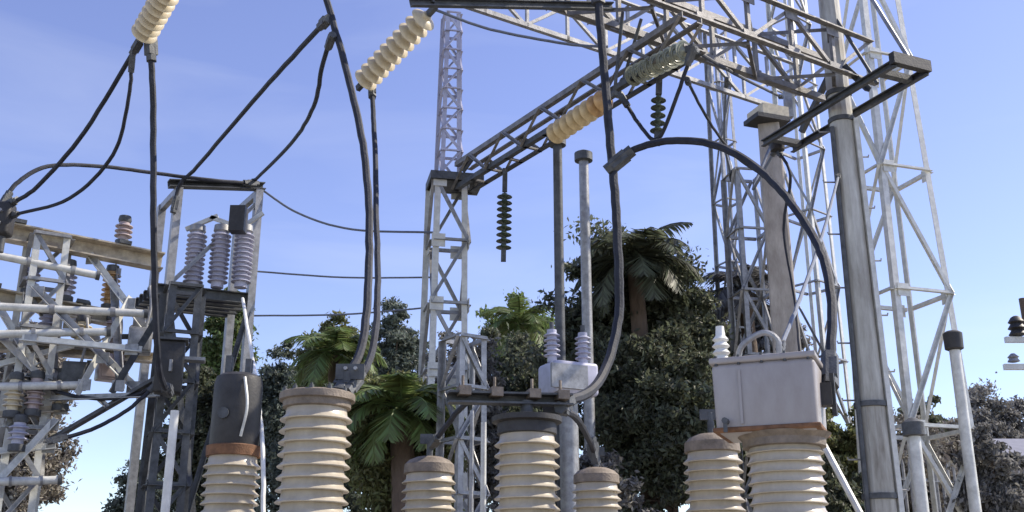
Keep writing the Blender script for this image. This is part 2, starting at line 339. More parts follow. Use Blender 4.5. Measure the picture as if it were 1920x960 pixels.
def lattice(name, label, cat, base, half_b, half_t, H, panels, rot, mleg='steel', mbr='steel', wl=.09, wb=.055, group=None, z0=0.0, gus=False):
    root = thing(name, label, cat, Vector((base.x, base.y, z0)), group); b = root.location.copy()
    q = Quaternion((0, 0, 1), R(rot))
    def c(k, z):
        h = half_b + (half_t - half_b) * z / H
        sx, sy = ((-1, -1), (1, -1), (1, 1), (-1, 1))[k % 4]
        return b + q @ Vector((sx * h, sy * h, z))
    for k in range(4):
        sx = (1, -1, -1, 1)[k]
        part('leg', MB().angle(c(k, 0), c(k, H), wl, .013, q @ Vector((0, (1, 1, -1, -1)[k], 0)), flip=-1 if sx > 0 else 1), mleg, root)
    zs = [H * (i / panels) ** .95 for i in range(panels + 1)]
    for i in range(panels):
        for k in range(4):
            o = q @ Vector(((0, -1), (1, 0), (0, 1), (-1, 0))[k] + (0,)) * .006
            a0, a1 = c(k, zs[i]), c(k + 1, zs[i + 1])
            if (i + k) % 2: a0, a1 = c(k + 1, zs[i]), c(k, zs[i + 1])
            part('brace', MB().angle(a0 + o, a1 + o, wb, .008), mbr, root)
            if half_b > .35 and i < 2:
                d0, d1 = (c(k + 1, zs[i]), c(k, zs[i + 1])) if not (i + k) % 2 else (c(k, zs[i]), c(k + 1, zs[i + 1]))
                part('brace', MB().angle(d0 + o * 3, d1 + o * 3, wb, .008), mbr, root)
            part('strut', MB().angle(c(k, zs[i + 1]) + o, c(k + 1, zs[i + 1]) + o, wb, .008), mbr, root)
            if gus and zs[i + 1] > 2.5:
                part('gusset', MB().box(c(k, zs[i + 1]).lerp(c(k + 1, zs[i + 1]), .14) + o * 3.2, (.2, .012, .2), q @ Quaternion((0, 0, 1), R(90 * k))), mleg, root)
    if z0 == 0: part('footing', MB().box(b + Vector((0, 0, .06)), (half_b * 2 + .4, half_b * 2 + .4, .16), q, .95), 'concrete', root)
    return root, c
_, mastc = lattice('lattice_mast', 'tall pale zinc lattice mast standing behind the stained steel pole', 'mast', P(1690, 560, 16.0), .68, .36, 12.5, 6, 18, 'steel_pale', 'steel_pale', .10, .06, gus=True)

lattice('lattice_mast', 'distant pale lattice mast between concrete column and stained steel pole', 'mast', P(1512, 400, 21.0), .42, .30, P(1512, -60, 21.0).z, 10, 40, 'steel_pale', 'steel', .08, .05)
lattice('lattice_mast', 'distant slim lattice mast seen through the arched cable', 'mast', P(1358, 300, 20.0), .26, .16, P(1358, 60, 20.0).z, 10, 25, 'steel', 'steel', .065, .04)
# gantry beam running from the pole away over the frame's top
Bz = zp + .62
B0 = PO + Vector((0, 0, Bz)) + BDIR * .35; B1 = B0 - BDIR * 11.5
root = thing('gantry_girder', 'sooty steel lattice girder fixed to the stained steel pole overhead', 'girder', Vector((B0.x, B0.y, Bz)))
hb = .32
corn = [(s, t) for s in (-1, 1) for t in (-1, 1)]
def bp(k, s, t): return B0.lerp(B1, k) + UDIR * (s * hb) + Vector((0, 0, t * hb))
for s, t in corn: part('chord', MB().angle(bp(0, s, t), bp(1, s, t), .085, .012, flip=s), 'steel_mid', root)
NB = 15
for i in range(NB):
    a, b = i / NB, (i + 1) / NB
    for s in (-1, 1):
        o = UDIR * s * .015
        part('brace', MB().angle(bp(a, s, -1 if i % 2 else 1) + o, bp(b, s, 1 if i % 2 else -1) + o, .05, .008), 'steel_mid', root)
        part('brace', MB().angle(bp(a, -1 if i % 2 else 1, s) + Vector((0, 0, s * .012)), bp(b, 1 if i % 2 else -1, s) + Vector((0, 0, s * .012)), .05, .008, UDIR), 'steel_mid', root)
        part('strut', MB().angle(bp(b, s, -1), bp(b, s, 1), .05, .008, BDIR), 'steel_mid', root)
        for t in (-1, 1): part('gusset', MB().box(bp(b, s, t * .85) + UDIR * s * .024, (.22, .012, .15), BDIR.to_track_quat('X', 'Z')), 'steel_mid', root)
# second column of the gantry, out of the picture on the left
lattice('lattice_tower', 'far end lattice column carrying the overhead girder', 'mast', ground(B1), .45, .32, Bz - .3, 6, 32.5)

# rear gantry: concrete column with a second lattice girder
pc = P(1440, 218, 15.6); zc = pc.z
root = thing('concrete_post', 'pale concrete column with capped top behind the arched cable', 'column', ground(pc)); cb = root.location.copy()
part('shaft', MB().prism(cb, cb + Vector((0, 0, zc - .1)), [(-.22, -.21), (.22, -.21), (.25, -.18), (.25, .18), (.22, .21), (-.22, .21), (-.25, .18), (-.25, -.18)], Vector((.3, 1, 0)), .66), 'concrete', root)
part('capital', MB().box(cb + Vector((0, 0, zc)), (.48, .46, .2), Quaternion((0, 0, 1), R(20))), 'cream', root)
part('bracket', MB().box(cb + Vector((-.05, -.1, zc - .14)), (.6, .42, .075), Quaternion((0, 0, 1), R(20))), 'dark_head', root)  # dark slab standing in for the shade under the capital
for z in (1.6, 3.1, 4.6): part('joint_band', MB().box(cb + Vector((0, 0, z)), (.51 - z * .022, .44 - z * .02, .06), Quaternion((0, 0, 1), R(17))), 'steel', root)
C0 = P(1475, 165, 16.2); C1 = C0 - BDIR * 13.0
root = thing('rear_girder', 'grey lattice girder behind the dark overhead girder, ending at concrete column', 'girder', C0)
def rp(k, s, t): return C0.lerp(C1, k) + UDIR * (s * .27) + Vector((0, 0, t * .27))
for s, t in corn: part('chord', MB().angle(rp(0, s, t), rp(1, s, t), .07, .01, flip=s), 'steel', root)
for i in range(18):
    for s in (-1, 1):
        part('brace', MB().angle(rp(i / 18, s, -1 if i % 2 else 1) + UDIR * s * .012, rp((i + 1) / 18, s, 1 if i % 2 else -1) + UDIR * s * .012, .045, .007), 'steel', root)
        part('strut', MB().angle(rp((i + 1) / 18, s, -1), rp((i + 1) / 18, s, 1), .045, .007, BDIR), 'steel', root)
part('hanger', MB().box(C0 + Vector((0, 0, -.3)), (.12, .12, .5)), 'steel', root)
part('post', MB().tube([C1 + Vector((0, 0, .25)), ground(C1)], .09, 10), 'steel', root, 40)

# crossbar hung under the girder
h0 = P(770, 4, 9.6); h1 = P(1150, 12, 10.7)
root = thing('hanging_crossbar', 'dark straight channel bar hanging under the overhead girder', 'bar', h0)
part('bar', MB().channel(h0, h1, .09, .06), 'steel_dark', root)
for k in (.1, .93):
    a = h0.lerp(h1, k); part('hanger', MB().tube([a, Vector((a.x, a.y, Bz - .3)) + BDIR * .05], .02, 8), 'steel_dark', root, 40)

# ------------------------------------------------------------------ insulator strings
disc_me = {}
def disc(m, r=.125):
    if m not in disc_me:
        disc_me[m] = MB().lathe([(.02, -.07), (.045, -.065), (.05, -.02), (.075, -.012), (.122, .022), (.127, .034), (.118, .036), (.095, .022), (.085, .034), (.06, .02), (.03, .05), (.012, .075)], n=22).mesh('disc', smooth=45)
    return disc_me[m]
def string(name, label, a, b, nd, m, group=None, lead=.12, sc=1.0, first=None):
    a, b = Vector(a), Vector(b); d = (b - a); Ltot = d.length; d.normalize(); q = d.to_track_quat('Z', 'Y')
    root = thing(name, label, 'insulator', a, group)
    part('rod', MB().tube([a, b], .014, 8), 'steel_dark', root, 40)
    for k in range(nd):
        l2 = min(lead, .12); p = a + d * (lead + (Ltot - lead - l2) * (k + .5) / nd)
        mk = first if first and k < 2 else m
        link('disc', disc(mk), mk, root, p - a, q, (sc, sc, min(sc, (Ltot - 2 * lead) / nd / .14)))
    for p, s in ((a, 1), (b, -1)):
        part('end_fitting', MB().box(p + d * s * lead * .4, (.05, .07, lead * 1.1), q).tube([p - d * .03, p + d * s * .05], .035, 8), 'steel_dark', root)
    return root
A3 = P(1152, 176, 11.2); E3 = P(1030, 258, 12.5)
string('tension_string', 'sunlit straw disc insulator string with two orange discs below the girder', A3, E3, 8, 'straw', sc=1.1, first='tan')
A2 = P(815, 14, 10.3); E2 = P(672, 165, 11.3)
string('tension_string', 'cream and brown disc insulator string ending where two dark cables cross', A2, E2, 10, 'cream', sc=1.2)
A1_ = P(345, -70, 9.6); E1 = P(262, 78, 10.6)
string('tension_string', 'cream disc insulator string above the straight vertical dropper cable', A1_, E1, 10, 'cream', sc=1.15)
string('tension_string', 'dull olive-grey disc insulator string on the near side of the girder', P(1168, 152, 11.5), P(1300, 88, 10.4), 9, 'green_disc')
hs_a = P(947, 322, 14.0)
string('hanging_string', 'dark olive insulator string hanging straight down below the slanting lattice arm', hs_a, P(944, 484, 14.0), 9, 'dark_disc', sc=.85, lead=.32)
string('hanging_string', 'short dark insulator string hanging from the girder above the arched cable', P(1236, 150, 11.3), P(1232, 268, 11.3), 5, 'dark_disc', sc=.7, lead=.2)
# tension links from the strings to the girder
for a, lab in ((A3, 'short steel link between straw insulator string and girder'), (A2, 'short steel link between upper cream insulator string and girder'), (A1_, 'short steel link above the outermost cream insulator string'), (P(1168, 152, 11.5), 'short steel link between olive insulator string and girder')):
    k = max(0, min(1, (a - B0).dot(-BDIR) / 11.5)); e = B0.lerp(B1, k) + Vector((0, 0, -hb))
    cable('link_rod', lab, [a, a.lerp(e, .5), e], .02, 'steel_dark', None, 'link', clamps=False)

# ------------------------------------------------------------------ columns behind: lattice post with tall insulator, slim posts
c2p = P(842, 350, 15.0)
_, c2c = lattice('lattice_post', 'pale grey lattice post carrying a slim lattice spire', 'post', c2p, .33, .24, c2p.z, 8, 12, 'steel_pale', 'steel', .085, .05, gus=True)
zq = c2p.z
root = thing('cap_plate', 'dark cap plate on top of the pale lattice post', 'plate', c2p)
part('plate', MB().box(c2p + Vector((.08, 0, .06)), (.8, .6, .12), Quaternion((0, 0, 1), R(12))), 'steel_dark', root)
part('arm', MB().channel(c2p + Vector((.2, -.2, .17)), c2p + Vector((.42, -.3, .45)), .08, .06), 'steel_dark', root)
lattice('lattice_spire', 'slim violet-grey lattice spire rising from the pale lattice post', 'mast', c2p, .155, .11, P(840, 45, 15.0).z - c2p.z, 8, 12, 'lavender', 'lavender', .06, .035, z0=c2p.z + .13)
def slim(px, py, Y, r, label, m='steel', head=True):
    t = P(px, py, Y); root = thing('slim_post', label, 'post', ground(t))
    part('shaft', MB().tube([ground(t), t], r, 12, r * .85), m, root, 40)
    if head: part('cap', MB().lathe([(r, -.1), (r * 1.6, -.09), (r * 1.6, .04), (r * .5, .09)], t, 14), 'steel_dark', root, 40)
    part('base_plate', MB().box(ground(t) + Vector((0, 0, .02)), (r * 5, r * 5, .05)), 'steel', root)
    return root
slim(1045, 262, 13.6, .075, 'slim dark steel post under the lower end of the straw string', 'steel_dark')
slim(1094, 292, 15.5, .09, 'slim grey post just behind the thick dropper cable', 'steel')
root = slim(1786, 628, 14.5, .085, 'pale round post with dark cap standing alone by the lattice mast', 'steel_pale', False)
t = P(1786, 628, 14.5)
part('cap', MB().lathe([(.085, -.22), (.125, -.2), (.13, .02), (.09, .05)], t, 16), 'dark_head', root, 40)
slim(907, 792, 9.0, .028, 'thin pale steel pipe rising beside the clamped porcelain column', 'steel_pale', False)
slim(885, 770, 9.6, .022, 'thinner grey pipe rising behind the clamped porcelain column', 'steel', False)
slim(328, 770, 11.0, .05, 'white painted pipe rising beside the black headed column', 'white', False)
slim(1712, 800, 11.0, .07, 'short pale post at the foot of the lattice mast', 'steel_pale')

# ------------------------------------------------------------------ left: disconnector frame
D = 14.5
fl = P(336, 345, D); fr = P(486, 350, D + .6)
root = thing('disconnector_frame', 'steel portal frame with dark top beam and platform, crowded with insulators', 'frame', ground(fl))
ov = (fr - fl).normalized()
part('top_beam', MB().channel(fl - ov * .15, fr + ov * .08, .11, .14), 'steel_dark', root)
for p in (fl, fr):
    part('leg', MB().channel(ground(p), p - Vector((0, 0, .06)), .11, .13, up=ov), 'steel', root)
    pb = p + UDIR * .9
    part('leg', MB().channel(ground(pb), pb - Vector((0, 0, .06)), .11, .13, up=ov), 'steel', root)
    part('rail', MB().channel(p - Vector((0, 0, .1)), pb - Vector((0, 0, .1)), .1, .08), 'steel', root)
zpl = P(400, 540, D).z
ctr = (fl + fr) * .5 + UDIR * .45
for k in range(5):
    a = fl.lerp(fr, .02) + UDIR * (.9 * k / 4); b = fl.lerp(fr, .98) + UDIR * (.9 * k / 4)
    part('platform_beam', MB().channel(Vector((a.x, a.y, zpl)) - ov * .25, Vector((b.x, b.y, zpl)) + ov * .05, .16, .09), 'steel_dark', root)
part('brace', MB().angle(Vector((fl.x, fl.y, zpl)), Vector((fr.x, fr.y, fr.z - .3)), .06, .01), 'steel', root)
part('brace', MB().angle(Vector((fl.x, fl.y, .4)), Vector((fr.x, fr.y, zpl - .2)), .07, .01), 'steel_dark', root)
part('brace', MB().angle(Vector((fr.x, fr.y, .4)), Vector((fl.x, fl.y, zpl - .2)), .07, .01), 'steel_dark', root)
part('mechanism_box', MB().box(P(447, 412, D - .05), (.22, .2, .38)), 'dark_head', root)
lv = []
for i, (px, m_) in enumerate(((362, 'lavender'), (408, 'lavender'), (452, 'lavender'))):
    b = P(px, 525, D + .3); b.z = zpl + .09
    r_ = thing('post_insulator', ['pale violet post insulator on the left of the portal frame platform', 'pale violet post insulator amid the portal frame platform', 'pale violet post insulator beneath the black mechanism box'][i], 'insulator', b)
    part('porcelain', MB().lathe(shed_profile(.85, .09, .145, .07), b, 22), m_, r_, 50)
    part('cap', MB().lathe([(.1, .84), (.12, .86), (.11, .95), (.04, .97)], b, 16), 'steel', r_, 40)
    part('blade', MB().box(b + Vector((.05, 0, 1.0)), (.5, .05, .06), Quaternion((0, 1, 0), R((-25, 20, -38)[i]))), 'steel_pale', r_)
# operating column below the platform
oc = P(345, 560, 13.2)
lattice('mechanism_post', 'narrow dark lattice column under the portal frame beside the black head', 'column', oc, .24, .2, P(345, 545, 13.2).z, 9, 22, 'steel_dark', 'steel_dark', .09, .05)
ob = P(318, 690, 12.6)
root = thing('control_box', 'dark weathered control box strapped on the narrow dark lattice column', 'box', ob)
part('case', rounded_box((.32, .26, .62), .02, ob, Quaternion((0, 0, 1), R(15)), 2), 'dark_head', root, 40)
part('hood', MB().box(ob + Vector((0, 0, .33)), (.38, .34, .03), Quaternion((0, 0, 1), R(15))), 'steel_dark', root)
part('handle', MB().box(ob + Vector((.06, -.15, 0)), (.03, .04, .14)), 'steel', root)
part('strap', MB().box(ob + Vector((.1, .2, .15)), (.5, .2, .04), Quaternion((0, 0, 1), R(15))), 'steel', root)

# left beams with their supports
def hbeam(name, label, a, b, h=.2, w=.16, m='beige', brackets=3):
    root = thing(name, label, 'beam', a)
    part('channel', MB().channel(a, b, h, w, .02), m, root)
    d = (b - a)
    for k in range(brackets):
        p = a + d * ((k + .6) / brackets)
        part('bracket', MB().box(p + Vector((0, 0, h * .5 + .03)), (.16, w + .06, .05), d.to_track_quat('X', 'Z')), 'steel_dark', root)
    return root
hbeam('channel_arm', 'upper beige channel beam ending at the portal frame', P(-320, 370, 12.3), P(305, 492, 14.3), .24, .2)
hbeam('channel_arm', 'middle beige channel beam below the converging cables', P(-300, 500, 12.6), P(215, 598, 14.1), .2, .18)
hbeam('channel_arm', 'lower narrow beige channel beam above the dusty tree', P(-260, 630, 12.9), P(290, 672, 14.3), .13, .14)
lattice('beam_post', 'lattice post off the left end holding up the beige channel beams', 'post', P(-200, 450, 12.8), .3, .26, P(-200, 420, 12.8).z, 7, 30)
lattice('beam_post', 'pale braced lattice post holding up the middle of the beige channel beams', 'post', P(88, 500, 13.5), .24, .22, P(88, 452, 13.5).z, 10, 30, 'steel_pale', 'steel', .085, .055)
root = thing('diagonal_strut', 'dark diagonal strut rising from the pale lattice post to the control box', 'strut', P(95, 832, 13.3))
part('bar', MB().angle(P(95, 832, 13.3), P(312, 706, 12.75), .085, .012), 'steel_dark', root)
part('bar', MB().angle(P(95, 752, 13.3), P(300, 745, 12.75), .07, .01), 'steel', root)
part('bar', MB().angle(P(182, 748, 13.1), P(205, 768, 13.0), .05, .01), 'steel', root)
for i, (a_, b_, m_, lab) in enumerate((
    ((-40, 700, 13.2), (190, 640, 13.7), 'steel_pale', 'pale diagonal angle rising under the middle beige beam'),
    ((-40, 600, 13.0), (120, 760, 13.4), 'steel', 'grey diagonal angle crossing the pale braced lattice post'),
    ((-60, 790, 13.0), (130, 770, 13.5), 'beige', 'lowest beige rail on the pale braced lattice post'),
    ((-60, 858, 13.0), (105, 842, 13.4), 'steel_pale', 'pale rail low on the braced lattice post'),
    ((120, 600, 13.6), (262, 742, 13.3), 'steel_pale', 'pale diagonal angle running down to the control box'),
    ((-30, 540, 13.2), (60, 690, 13.3), 'steel_pale', 'pale angle slanting off the middle beige beam outer part'),
    ((-30, 940, 13.0), (110, 790, 13.3), 'steel_pale', 'pale diagonal low across the braced lattice post'),
    ((40, 640, 12.9), (265, 662, 13.0), 'steel_pale', 'pale level angle in front of the lower beige beam'),
    ((60, 540, 13.2), (205, 688, 13.2), 'steel', 'grey angle slanting down to the rose junction box'),
    ((250, 560, 13.6), (150, 742, 13.1), 'steel_pale', 'pale angle slanting the other way under the beige beams'),
    ((300, 600, 13.4), (215, 740, 13.1), 'steel_dark', 'dark short angle beside the control box'),
    ((215, 500, 14.1), (230, 735, 13.3), 'steel', 'grey upright angle between the beige beams and the strut'),
    ((165, 480, 13.9), (270, 620, 13.8), 'steel_pale', 'short pale diagonal angle beside the grey upright'))):
    r_ = thing('steel_angle', lab, 'steel angle', P(*a_)); part('bar', MB().angle(P(*a_), P(*b_), .085, .012), m_, r_)
    for k in (.08, .92): part('gusset', MB().box(P(*a_).lerp(P(*b_), k) + Vector((0, -.02, .03)), (.16, .014, .14)), 'steel', r_)
for i, (px, py, Y, hh, m_, lab) in enumerate(((20, 785, 13.1, .42, 'cream', 'cream insulator on the lowest beige rail beside the dusty tree'), (60, 782, 13.2, .42, 'rose', 'rose-grey insulator on the lowest beige rail'), (112, 772, 13.4, .34, 'cream', 'cream insulator on the inner end of the lowest beige rail'),
        (30, 848, 13.1, .3, 'lavender', 'grey insulator on the pale low rail'), (150, 655, 13.6, .3, 'cream', 'stub cream insulator where pale diagonal meets the lower beam'))):
    b = P(px, py, Y) + Vector((0, 0, .07)); r_ = thing('post_insulator', lab, 'insulator', b)
    part('porcelain', MB().lathe(shed_profile(hh, .07, .12, .07), b, 20), m_, r_, 50)
    part('cap', MB().lathe([(.08, hh - .01), (.09, hh + .02), (.08, hh + .08), (.02, hh + .1)], b, 14), 'steel_dark', r_, 40)
    part('foot', MB().lathe([(.1, -.06), (.1, .02), (.07, .03)], b, 14), 'steel_dark', r_, 40)
for i, (a_, b_, lab) in enumerate((((-60, 468, 12.9), (180, 516, 13.6), 'pale bus tube just under the upper beige beam'), ((-60, 572, 12.8), (270, 588, 13.5), 'pale bus tube just above the small rose insulators'), ((-60, 628, 12.8), (200, 622, 13.3), 'pale bus tube level with the grey switch box'), ((-60, 726, 12.9), (150, 722, 13.2), 'pale bus tube under the dark junction box'), ((-60, 905, 12.8), (108, 900, 13.2), 'lowest pale bus tube at the foot of the braced lattice post'))):
    a_, b_ = P(*a_), P(*b_); r_ = thing('bus_tube', lab, 'tube', a_)
    part('tube', MB().tube([a_, a_.lerp(b_, .5), b_], .05, 12), 'steel_pale', r_, 40)
    part('end_cap', MB().tube([b_, b_ + (b_ - a_).normalized() * .05], .062, 12), 'steel_dark', r_, 40)
    for k in (.45, .8): part('collar', MB().tube([a_.lerp(b_, k), a_.lerp(b_, k + .03)], .066, 12), 'steel', r_, 40)
# clamp end at the very left where cables meet
k0 = P(8, 412, 12.4)
root = thing('cable_clamp', 'black cable clamp where the slanting cables meet above the beige beam', 'clamp', k0)
part('body', rounded_box((.2, .22, .44), .05, k0, Quaternion(), 3), 'dark_head', root, 40)
part('stud', MB().tube([k0 + Vector((0, 0, -.2)), k0 + Vector((0, 0, -.42))], .05, 10), 'steel_dark', root, 40)
part('bolt', MB().tube([k0 + Vector((0, -.15, .08)), k0 + Vector((0, .15, .08))], .025, 6).tube([k0 + Vector((0, -.15, -.08)), k0 + Vector((0, .15, -.08))], .025, 6), 'steel', root)
# small insulators standing on the left beams
LB = {'u': (P(-320, 370, 12.3), P(305, 492, 14.3), .12), 'm': (P(-300, 500, 12.6), P(215, 598, 14.1), .1), 'l': (P(-260, 630, 12.9), P(290, 672, 14.3), .065)}
for i, (bk, k, m_, hh, lab) in enumerate((('m', .97, 'tan', .5, 'small tan insulator on the inner tip of the middle beige beam'), ('l', .93, 'cream', .42, 'small cream insulator on the inner tip of the lower beige beam'),
    ('m', .80, 'lavender', .45, 'small grey insulator on the middle beige beam beside the tan one'), ('m', .66, 'lavender', .34, 'short grey insulator on the middle beige beam near the cable clamp'),
    ('l', .83, 'rose', .36, 'rose-grey insulator on the lower beige beam beside the cream one'), ('l', .72, 'rose', .5, 'taller rose-grey insulator on the lower beige beam'), ('l', .6, 'lavender', .36, 'stubby grey insulator on the lower beige beam above the dusty tree'), ('u', .86, 'rose', .3, 'short rose insulator on the upper beige beam'))):
    a_, b_, dz = LB[bk]; b = a_.lerp(b_, k) + Vector((0, 0, dz + .055))
    r_ = thing('post_insulator', lab, 'insulator', b)
    part('porcelain', MB().lathe(shed_profile(hh, .07, .12, .07), b, 20), m_, r_, 50)
    part('cap', MB().lathe([(.08, hh - .01), (.09, hh + .02), (.08, hh + .08), (.02, hh + .1)], b, 14), 'steel_dark', r_, 40)
    part('foot', MB().lathe([(.1, -.06), (.1, .02), (.07, .03)], b, 14), 'steel_dark', r_, 40)
for i, (px, py, Y, m_, q_, lab) in enumerate(((262, 640, 13.7, 'steel', 20, 'grey switch linkage box hanging beside the dropper cable'), (205, 690, 13.6, 'rose', 35, 'dull rose junction box below the lower beige beam'), (140, 705, 13.4, 'steel_dark', 15, 'dark junction box on the pale lattice post'))):
    p = P(px, py, Y); r_ = thing('junction_box', lab, 'box', p)
    part('case', rounded_box((.3, .24, .34), .02, p, Quaternion((0, 0, 1), R(q_)), 2), m_, r_, 40)
    part('lid', rounded_box((.25, .03, .28), .01, p + Quaternion((0, 0, 1), R(q_)) @ Vector((0, -.13, 0)), Quaternion((0, 0, 1), R(q_)), 2), m_, r_, 40)
    part('conduit', MB().tube(smooth_path([p + Vector((.05, 0, .1)), p + Vector((.08, .05, .5)), p + Vector((.0, .15, .8))]), .02, 8), 'steel', r_, 40)
    part('bracket', MB().box(p + Vector((-.1, .15, .1)), (.5, .06, .06)), 'steel_dark', r_)

# ------------------------------------------------------------------ middle clutter: a rear voltage transformer with pale bushings
vt = P(1065, 700, 13.2)
root = thing('voltage_transformer', 'violet-white transformer with short bushings in front of the dark tree', 'transformer', ground(vt))
part('tank', rounded_box((.62, .5, .42), .05, vt - Vector((0, 0, .1)), Quaternion((0, 0, 1), R(25)), 3), 'lavender', root, 40)
for s in (-.2, .2):
    p = vt + Vector((s, s * .4, .12))
    part('bushing', MB().lathe(shed_profile(.42, .06, .105, .065), p, 18), 'lavender', root, 50)
    part('terminal', MB().lathe([(.03, .42), (.03, .52)], p, 8), 'steel_dark', root)
part('stand', MB().tube([ground(vt), vt - Vector((0, 0, .28))], .12, 12), 'steel', root, 40)
part('fin', MB().box(vt + Vector((0, -.3, -.1)), (.5, .04, .3), Quaternion((0, 0, 1), R(25))), 'steel', root)
lattice('support_post', 'dark lattice support rising just left of the clamped porcelain column', 'post', P(872, 640, 12.0), .2, .18, P(872, 640, 12.0).z, 8, 35, 'steel', 'steel', .07, .045)
lattice('support_post', 'pale lattice support half hidden in the dark tree behind the tank', 'post', P(1395, 330, 17.5), .3, .26, P(1395, 330, 17.5).z, 8, 10, 'steel', 'steel', .08, .05)

# ------------------------------------------------------------------ conductors and droppers
cable('dropper_cable', 'straight vertical dark cable dropping from the outermost cream string', [E1 + Vector((.12, 0, .02)), (287, 200, 10.7), (288, 400, 10.9), (291, 580, 11.2), (300, 700, 11.6), (316, 735, 12.3)], .036)
cable('dropper_cable', 'straight dark cable dropping from lower end of the middle cream string', [E2 + Vector((.16, 0, -.02)), (702, 260, 10.6), (706, 420, 9.6), (708, 560, 8.6), (695, 670, 7.7), (655, 728, 7.4)], .028)
cable('dropper_cable', 'bowed dark cable crossing the straight one above the flat brown cap', [(596, -70, 9.6), (618, 20, 9.5), (652, 140, 9.3), (680, 270, 9.0), (692, 400, 8.7), (690, 540, 8.2), (678, 650, 7.8), (640, 728, 7.4)], .034)
cable('dropper_cable', 'thick dark cable dropping past the straw string into the dark tree', [(1118, -40, 10.4), (1128, 80, 10.4), (1140, 220, 10.3), (1152, 360, 10.2), (1160, 500, 10.1), (1158, 610, 10.0), (1120, 720, 9.5), (1040, 762, 8.5)], .046)
cable('arched_cable', 'thick dark cable arching over to the side of the pale tank', [(1148, 312, 10.2), (1190, 280, 10.1), (1260, 264, 9.9), (1340, 272, 9.6), (1420, 315, 9.3), (1490, 390, 8.9), (1540, 475, 8.5), (1560, 570, 8.0), (1556, 680, 7.7), (1556, 712, 7.6)], .038)
L0 = P(868, 338, 14.9); L1 = P(1300, 72, 10.6); L1.z = L0.z
root = thing('cross_girder', 'sooty lattice arm rising from the pale lattice post to the girder', 'girder', L0)
ld = (L1 - L0).normalized(); ls = Vector((-ld.y, ld.x, 0))
def lp(k, s_, t): return L0.lerp(L1, k) + ls * (s_ * .15) + Vector((0, 0, t * .19))
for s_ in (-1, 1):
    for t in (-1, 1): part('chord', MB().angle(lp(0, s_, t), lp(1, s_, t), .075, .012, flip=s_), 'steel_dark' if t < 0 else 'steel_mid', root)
    for i in range(11):
        part('brace', MB().angle(lp(i / 11, s_, 1 if i % 2 else -1) + ls * s_ * .013, lp((i + 1) / 11, s_, -1 if i % 2 else 1) + ls * s_ * .013, .042, .007), 'steel_mid', root)
for i in range(12): part('strut', MB().angle(lp(i / 11, -1, -1), lp(i / 11, 1, -1), .045, .007), 'steel_mid', root)
cable('line_conductor', 'slanting conductor from the outermost cream string to the black clamp', [E1, (160, 245, 11.4), (70, 350, 12.1), k0 + Vector((.02, 0, .2))], .026)
cable('jumper_cable', 'sagging jumper beside the slanting conductor ending at the black clamp', [(248, 110, 10.6), (240, 190, 10.8), (212, 290, 11.3), (130, 372, 11.9), k0 + Vector((.06, 0, .05))], .022)
cable('jumper_cable', 'flat looping jumper from the black clamp to the portal frame beam', [k0 + Vector((-.05, 0, .2)), (30, 345, 12.5), (90, 312, 12.8), (190, 312, 13.4), (300, 326, 14.0), (400, 338, 14.4), (478, 344, 14.9)], .028)
cable('line_conductor', 'straight conductor slanting from the bowed cable down to the portal frame', [(612, 38, 9.5), (490, 172, 11.6), (370, 312, 14.0), (338, 345, 14.4), (326, 392, 14.4)], .028)
cable('jumper_cable', 'curved jumper hanging from the bowed cable to the portal frame corner', [(622, 70, 9.4), (605, 120, 9.8), (588, 200, 10.8), (545, 270, 12.4), (474, 342, 15.05)], .024)
cable('overhead_wire', 'thin sagging wire from portal frame corner to the pale lattice post', [(490, 355, 15.1), (560, 400, 15.1), (660, 430, 15.0), (815, 436, 15.0)], .017, 'wire', clamps=False)
for i, (a, b, lab) in enumerate((((470, 508, 15.2), (820, 520, 15.2), 'thin level wire from portal frame platform to the pale lattice post'), ((470, 592, 15.4), (820, 575, 15.4), 'lowest thin wire between portal frame and pale lattice post'))):
    pa, pb_ = P(*a), P(*b); cable('overhead_wire', lab, [pa, (pa + pb_) / 2 - Vector((0, 0, .05)), pb_], .014, 'wire', clamps=False)
cable('overhead_wire', 'thin wire crossing under the hanging crossbar to the girder', [(815, 18, 12.5), (920, 55, 12.6), (1060, 82, 12.6), (1140, 88, 12.5)], .02, 'wire', clamps=False)
cable('jumper_cable', 'low cable sagging from the dark control box to the pale lattice post', [(300, 715, 12.5), (240, 768, 12.4), (170, 806, 12.2), (97, 826, 12.0)], .024)
cable('jumper_cable', 'dark cable looping under the lower beige beam to the control box', [(40, 700, 13.3), (110, 735, 13.2), (190, 748, 13.0), (262, 738, 12.8), (305, 705, 12.6)], .022)
cable('jumper_cable', 'white insulated lead running down beside the black head', [(455, 560, 13.0), (468, 640, 11.5), (482, 730, 10.2), (492, 840, 9.4), (494, 980, 9.2), (493, 1060, 9.2)], .02, 'white', clamps=False)
cable('jumper_cable', 'lead hanging from the clamp bar to the domed brown cap', [(925, 752, 8.3), (900, 742, 8.7), (860, 770, 9.3), (812, 832, 9.95)], .024)
cable('jumper_cable', 'dark lead slanting from the clamp bar to the rear domed column', [(1052, 765, 8.3), (1085, 790, 9.3), (1112, 842, 10.9), (1116, 858, 11.0)], .03)
cable('jumper_cable', 'lead from the tank top pipe up to the stained steel pole', [CT_TOP + Vector((.1, 0, .1)), (1500, 560, 8.6), (1545, 430, 10.2), (1572, 330, 12.7)], .018, 'wire')
cable('stay_wire', 'pale straight stay slanting to the ground beside the stained steel pole', [P(1545, 835, 9.4), ground(P(1960, 1280, 7.9))], .03, 'steel_pale', cat='stay', clamps=False)
cable('jumper_cable', 'light conductor dipping from the crossarm end to the concrete column top', [A0, A0 + Vector((-.3, .4, -.5)), P(1450, 262, 15.1)], .022, 'wire')
